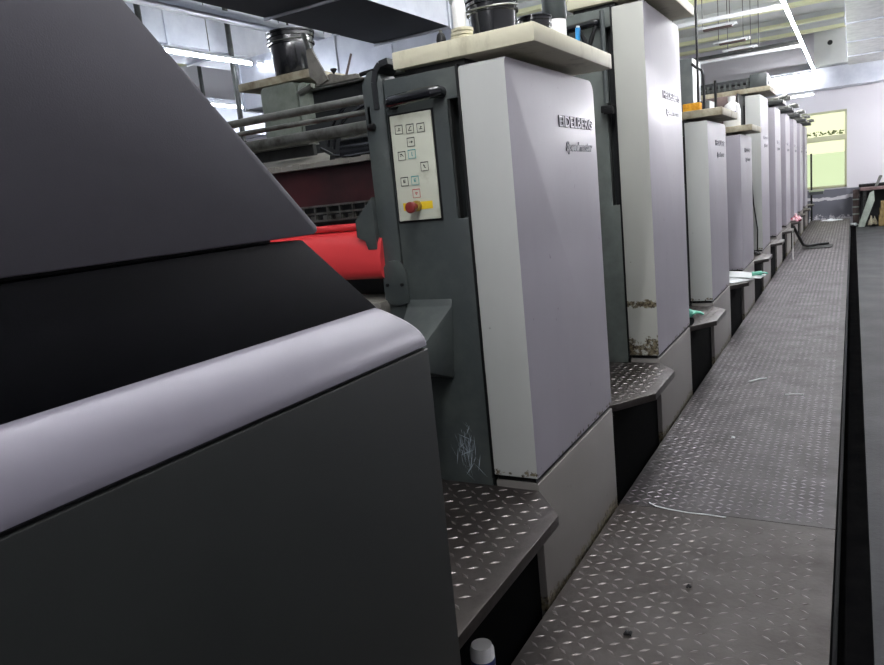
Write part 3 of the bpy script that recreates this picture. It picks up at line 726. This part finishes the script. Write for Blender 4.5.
# dark hose and black puddle on the walkway
ho = thing('suction_hose', (-.72, 13.2, 0), 'dark hose leaning from the far step down to the walkway', 'hose')
m = MB().tube([(-.80, 12.55, .44), (-.76, 12.75, .30), (-.70, 13.1, .10), (-.66, 13.5, .04), (-.5, 13.75, .032), (-.35, 13.8, .032)], .022, 10); m.build('tube', M['rubber'], ho)
crumple((-.52, 13.62, .004), .24, .30, .03, 9, 9).build('black_puddle', M['rubber'], ho)  # crumpled sheet standing for the black puddle at the hose end
tag(MB().tube([(-.775, 11.95, .003), (-.775, 11.95, .40)], .006, 8).build('white_stick', M['white']), 'thin white stick standing against the seventh step', 'stick')
# dangling cables at unit 5
cbm = thing('hanging_cable', (-.95, Y[4]-.10, .43), 'thin dark cables hanging beside the fifth unit\'s front', 'cable')
MB().tube([(-1.01, Y[4]-.03, 1.35), (-.99, Y[4]-.04, 1.0), (-.95, Y[4]-.06, .7), (-.955, Y[4]-.08, .45)], .008, 6).build('cord', M['rubber'], cbm)
MB().tube([(-1.0, Y[4]-.03, 1.2), (-1.03, Y[4]-.05, .8), (-1.02, Y[4]-.09, .45)], .006, 6).build('cord', M['rubber'], cbm)
tag(crumple((-1.0, Y[4]-.14, ZT), .09, .08, .06, 7, 3).build('dark_rag', M['rubber']), 'small dark rag at the foot of the hanging cables', 'rag')
# can under the nearest step
cn = thing('drink_can', (-.862, 1.52, 0), 'white and purple can standing under the nearest step', 'can')
cc = (-.862, 1.52, .085)
MB().lathe([(.030, 0), (.033, .006), (.033, .125), (.028, .135), (.028, .138), (.001, .138)], cc, 24).build('body', M['white'], cn, smooth=40)
MB().lathe([(.0335, .082), (.0337, .083), (.0337, .100), (.0335, .101)], cc, 24).build('purple_band', M['navyink'], cn)
MB().lathe([(.0335, .0), (.0337, .001), (.0337, .04), (.0335, .041)], cc, 24).build('dark_foot', M['maroon'], cn)
B(-.894, -.825, 1.46, 1.58, 0.003, .085).build('wooden_block', M['brown'], cn)
# debris
def bit(x, y, name, mat, label, cat, s=.012, seed=0):
    return tag(crumple((x, y, .0028), s, s*.8, s*1.2, 5, seed).build(name, M[mat]), label, cat)
bit(-.489, 2.351, 'black_fragment', 'rubber', 'small black crumb on the near walkway, right one of two', 'debris', .009, 3)
bit(-.611, 2.016, 'black_fragment', 'rubber', 'larger black crumb on the near walkway, left one of two', 'debris', .013, 4)
wr = [(-.775, 2.985, .004), (-.74, 2.955, .005), (-.68, 2.94, .005), (-.60, 2.93, .005), (-.52, 2.935, .004), (-.45, 2.93, .004)]
tag(MB().tube(wr, .0022, 6).build('pale_wire', M['paper']), 'thin pale wire lying along the seam of the walkway', 'wire')
bit(-.55, 3.9, 'paper_scrap', 'paper', 'tiny white scrap on the walkway beside the second step', 'debris', .009, 8)
tag(MB().tube([(-.60, 5.02, .006), (-.54, 5.10, .006), (-.50, 5.12, .006)], .005, 6).build('white_strip', M['paper']), 'short white strip on the walkway beside the third step', 'debris')
tag(MB().tube([(-.36, 4.75, .006), (-.30, 4.78, .006), (-.26, 4.77, .006)], .003, 6).build('white_strip', M['paper']), 'thin white strip in the middle of the walkway', 'debris')
tag(crumple((-.42, 19.45, .003), .24, .14, .06, 8, 12).build('white_rag', M['paper']), 'white rag at the far end of the walkway', 'rag')

# ------------------------------------------------------------------ far end: stand, bench, boards, boxes
fs_ = thing('post_stand', (-.86, 19.8, 0), 'black post with a small pale green shelf in front of the window', 'stand')
B(-.89, -.85, 19.78, 19.82, .003, 1.60).build('post', M['rubber'], fs_, .003)
B(-.91, -.61, 19.66, 19.90, .63, .70).build('shelf', M['char'], fs_, .004)
B(-.92, -.60, 19.65, 19.91, .70, .735).build('shelf_top', paint('pale_green_shelf', 'b7c3a2', .6), fs_, .004)
wb = thing('work_bench', (1.4, 20.2, FZ), 'dark bench with a reddish board top against the far wall', 'bench')
B(.14, 2.6, 19.7, 20.7, .63, .69).build('bench_top', paint('reddish_board', '7c6464', .6, 0, '5a4646', 5, .4, .7), wb, .005)
for lx, ly in ((.24, 19.85), (2.5, 19.85), (.24, 20.6), (2.5, 20.6)): B(lx-.035, lx+.035, ly-.035, ly+.035, FZ, .63).build('leg', M['steel_dark'], wb)
B(.15, 2.55, 20.60, 20.66, FZ+.02, .62).build('back_panel', M['char_dark'], wb)
tag(B(.12, 2.6, 20.3, 20.7, .692, .76).build('dark_bundle', M['rubber'], bevel=.02), 'long dark bundle lying at the back of the bench', 'bundle')
tag(MB().prism([(.44, .692), (.50, .692), (.60, .93), (.57, .95), (.53, .94)], 'y', 19.98, 20.04).build('grey_stick', M['steel']), 'grey flat stick standing tilted on the bench', 'stick')
tag(MB().prism([(.10, FZ), (.24, FZ), (.44, .40), (.42, .62), (.34, .58)], 'y', 19.60, 19.64).build('leaning_board', M['wood'], bevel=.002), 'pale green-grey board leaning against the bench', 'board')
pr = thing('slatted_rack', (0.02, 20.4, FZ), 'brown slatted crate end between the wall and the bench', 'rack')
B(-.0, .13, 20.3, 20.7, FZ, .64).build('rack_side', M['brown'], pr)
for z in (.05, .22, .40): B(-.01, .14, 20.27, 20.31, z, z+.03).build('slat', M['wood'], pr)
for k_, (a, b_, z0, z1, l_) in enumerate(((.52, .95, FZ+.005, .03, 'bottom cardboard box of the stack under the bench'), (.54, .93, .035, .20, 'middle cardboard box of the stack under the bench'), (.56, .9, .205, .36, 'top cardboard box of the stack under the bench'))):
    bx = thing('cardboard_box', ((a+b_)/2, 19.75, z0), l_, 'box', 'boxes under the bench')
    B(a, b_, 19.5, 19.9, z0, z1).build('carton', M['card'], bx, .004); B(a+.18, a+.23, 19.498, 19.902, z0+.01, z1+.001).build('tape', M['cream'], bx)
tag(crumple((.40, 19.72, FZ+.005), .10, .12, .35, 8, 21).build('scrap_paper', M['cream_old']), 'heap of crumpled scrap paper between leaning board and boxes', 'paper')
tag(crumple((.02, 20.1, FZ+.003), .12, .10, .10, 8, 22).build('scrap_paper', M['paper']), 'white crumpled paper at the foot of the far wall', 'paper')

# ------------------------------------------------------------------ overhead: ducts, beams, lamps
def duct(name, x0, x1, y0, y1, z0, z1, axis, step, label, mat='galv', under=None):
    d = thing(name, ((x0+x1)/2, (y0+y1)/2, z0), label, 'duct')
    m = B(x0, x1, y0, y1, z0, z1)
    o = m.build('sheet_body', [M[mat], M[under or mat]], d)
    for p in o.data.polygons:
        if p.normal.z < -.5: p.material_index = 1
    a0, a1 = (x0, x1) if axis == 'x' else (y0, y1)
    n = int((a1-a0)/step)
    for i in range(n+1):
        t_ = a0 + i*step; e = .018
        if axis == 'x': m = MB().box(t_-.012, t_+.012, y0-e, y1+e, z0-e, z1+e)
        else: m = MB().box(x0-e, x1+e, t_-.012, t_+.012, z0-e, z1+e)
        m.build('flange', M['galv'], d)
    return d
duct('ventilation_duct', -3.97, -3.16, -1.4, 6.1, 2.92, 3.55, 'y', 1.5, 'wide duct with dark underside hanging above the nearest units', under='galv_shade')
duct('ventilation_duct', -6.2, -3.3, 6.6, 7.3, 2.66, 3.22, 'x', .7, 'silver cross duct beyond the black bucket')
duct('ventilation_duct', -6.9, -6.2, 2.0, 13.0, 3.28, 3.95, 'y', .9, 'long silver duct above the upper row of lit tubes at left')
duct('ventilation_duct', -9.9, -9.1, 3.0, 16.0, 2.85, 3.4, 'y', 1.2, 'distant silver duct along the left wall')
duct('ventilation_duct', -5.2, 3.9, 20.15, 20.75, 3.09, 3.56, 'x', .62, 'silver duct running across the far wall above the window')
duct('ventilation_duct', -.09, 1.25, 4.5, 17.4, 3.24, 3.95, 'y', 1.9, 'foil-wrapped duct at the right under the ceiling', mat='foil')
eb = thing('duct_end_box', (-.45, 20.3, 3.6), 'square grey duct end with a round dark hole high on the far wall', 'duct')
B(-.80, -.10, 19.9, 20.75, 3.59, 4.35).build('box_body', M['ceil'], eb, .004)
MB().tube([(-.47, 19.893, 4.07), (-.47, 19.905, 4.07)], .055, 20).build('round_hole', M['char_dark'], eb)
# roof beams
rb = None
for i, yy in enumerate((2.0, 4.0, 6.0, 8.0, 10.0, 12.05, 14.1, 16.15, 18.2, 19.62)):
    if i == 0:
        rb = thing('roof_beam', (XL, yy, ZC), 'pale steel roof beam crossing the hall above the ducts', 'beam', 'roof beams')
        B(XL, -.1, yy, yy+.10, 4.40, ZC).build('web', M['ceil'], rb); B(XL, -.1, yy-.04, yy+.14, 4.33, 4.40).build('flange', M['beamlite'], rb, .005)
        index_kids()
    else: dup_tree(rb, loc=(XL, yy, ZC))
# dead hanging lamp trays with rods
hl0 = None
for i, (yy, zz) in enumerate(((10.95, 3.3), (12.35, 3.3), (13.3, 3.3))):
    lab = ['unlit hanging lamp tray nearest of three above the low units', 'unlit hanging lamp tray, middle of three above the low units', 'unlit hanging lamp tray farthest of three above the low units'][i]
    h = thing('hanging_lamp', (-1.6, yy, zz), lab, 'lamp', 'unlit hanging lamps')
    B(-1.79, -1.42, yy, yy+.10, zz, zz+.02).build('brown_tray', M['brown'], h); B(-1.87, -1.36, yy-.01, yy+.11, zz+.02, zz+.05).build('reflector', M['white_lamp'], h)
    for x in (-1.80, -1.45): MB().tube([(x, yy+.05, zz+.05), (x, yy+.05, 4.5)], .006, 6).build('rod', M['steel'], h)
tag(B(-2.2, -.70, 9.95, 10.0, 3.22, 3.27).build('ceiling_rail', M['white_lamp'], bevel=.003), 'white slotted rail crossing under the ceiling near the lit tubes', 'rail')
ct = thing('cable_tray', (-2.0, 12, 3.1), 'thin dark cable tray crossing behind the unlit lamps', 'tray')
B(-4.0, -.66, 12.0, 12.08, 3.08, 3.12).build('tray', M['steel_dark'], ct)
B(-4.0, -.66, 12.3, 12.34, 3.06, 3.10).build('pale_pipe', M['white_lamp'], ct)
for x in (-3.5, -2.4, -1.2): MB().tube([(x, 12.04, 3.12), (x, 12.04, 4.5)], .006, 6).build('hanger_rod', M['steel'], ct)

def make_lamp(mat, y, x, z, L, label, group, axis='y', rods=True):
    h = thing('ceiling_light', (x, y, z), label, 'lamp', group)
    if axis == 'y':
        B(x-.011, x+.011, y, y+L, z+.030, z+.06).build('housing', M['white_lamp'], h, .004)
        MB().tube([(x, y+.02, z+.012), (x, y+L-.02, z+.012)], .016, 12).build('tube', M[mat], h)
        if rods: MB().tube([(x, y+L/2, z+.075), (x, y+L/2, 4.5)], .005, 6).build('rod', M['steel'], h)
    else:
        B(x, x+L, y-.035, y+.035, z+.03, z+.075).build('housing', M['white_lamp'], h, .004)
        MB().tube([(x+.02, y, z+.012), (x+L-.02, y, z+.012)], .016, 12).build('tube', M[mat], h)
    return h
L = 1.22
a = make_lamp('tubeglow', 0, -.65, 3.09, L, 'lit fluorescent batten in the row above the walkway', 'tubes above the walkway', rods=False)
b_ = make_lamp('tubeglow2', 0, -5.83, 3.08, L, 'lit fluorescent batten in the upper row at left', 'tubes of the upper left row')
c_ = make_lamp('tubeglow2', 0, -8.15, 3.08, L, 'lit fluorescent batten in the farthest left row', 'tubes of the far left row')
d_ = make_lamp('tubeglow', 0, 2.3, 3.09, L, 'added unseen fill batten over the aisle floor at right', 'added fill tubes at the right')
index_kids()
def row(o, x, z, y0, n, gap=1.25, first=0):
    for i in range(n):
        if i == 0: o.location = (x, y0, z)
        else: dup_tree(o, loc=(x, y0+i*gap, z))
row(a, -.604, 2.97, -6.1, 18, 1.23)  # battens behind the camera are added, unseen, to light the front faces
row(b_, -5.83, 3.08, 2.6, 6, 1.30)
row(c_, -8.15, 3.08, 5.2, 5, 1.35)
row(d_, 2.5, 3.2, 9.5, 6, 1.6)  # unseen row added to brighten the far wall, ceiling and far flanks
for i_, (xx, yy) in enumerate(((1.3, 18.6), (2.7, 18.6), (1.2, 15.5))):  # cross battens out of view, put in to light the far wall
    make_lamp('fillglow', yy, xx, 2.95, L, ['added unseen cross batten at right near the far wall, inner one', 'added unseen cross batten at right near the far wall, outer one', 'added unseen cross batten at right, well before the far wall'][i_], None, axis='x')
make_lamp('tubeglow', 19.8, -1.80, 3.42, 1.05, 'lit tube in front of the silver duct on the far wall', None, axis='x', rods=False)
make_lamp('tubeglow2', 19.8, -1.30, 2.95, .5, 'short lit tube under the far wall duct', None, axis='x', rods=False)
hp = thing('ceiling_rail', (-4.6, 4.5, 3.1), 'silver strut with white end running beside the dark duct', 'rail')
B(-4.72, -4.62, 2.2, 6.2, 3.10, 3.15).build('strut', M['galv'], hp, .004)
B(-5.0, -4.92, 2.2, 6.4, 3.18, 3.21).build('thin_strut', M['white_lamp'], hp)
for yy in (2.7, 4.2, 5.7):
    for xx in (-4.67,): MB().tube([(xx, yy, 3.15), (xx, yy, 4.5)], .01, 6).build('hanger_rod', M['steel_dark'], hp)
for i, (x, yy) in enumerate(((-6.1, 5.2), (-6.1, 6.4), (-8.6, 8.3))):
    tag(MB().tube([(x, yy, FZ), (x, yy, 4.5)], .03, 8).build('support_post', M['steel_dark']), ['thin dark post among the left lights, nearest', 'thin dark post among the left lights, middle', 'thin dark post among the left lights, farthest'][i], 'post')

# ------------------------------------------------------------------ sky
wd = bpy.data.worlds.new('world'); S.world = wd; wd.use_nodes = True
bg = wd.node_tree.nodes['Background']; bg.inputs[0].default_value = (1.0, 1.03, .66, 1); bg.inputs[1].default_value = .58

# ------------------------------------------------------------------ camera
fpx, cx, cy = 720.0, 442.0, 332.5
Yv = Vector((853-cx, 158-cy, fpx)).normalized()
r_ = .1016; bb = -fpx*fpx/((853-cx)*r_+(158-cy))
Zv = -Vector((r_*bb, bb, fpx)).normalized(); Xv = Yv.cross(Zv)
right = Vector((Xv[0], Yv[0], Zv[0])); up = -Vector((Xv[1], Yv[1], Zv[1])); back = -Vector((Xv[2], Yv[2], Zv[2]))
cam = bpy.data.cameras.new('camera'); co = link(bpy.data.objects.new('camera', cam))
mt = Matrix.Identity(4)
for i in range(3): mt[i][0], mt[i][1], mt[i][2] = right[i], up[i], back[i]
mt[0][3], mt[1][3], mt[2][3] = 0, 0, 1.4
co.matrix_world = mt
cam.sensor_width = 36; cam.lens = 36*fpx/884; cam.clip_start = .02
S.camera = co
S.view_settings.view_transform = 'Standard'; S.view_settings.look = 'None'
S.view_settings.gamma = 1; S.view_settings.use_curve_mapping = False
S.view_settings.exposure = 1.35
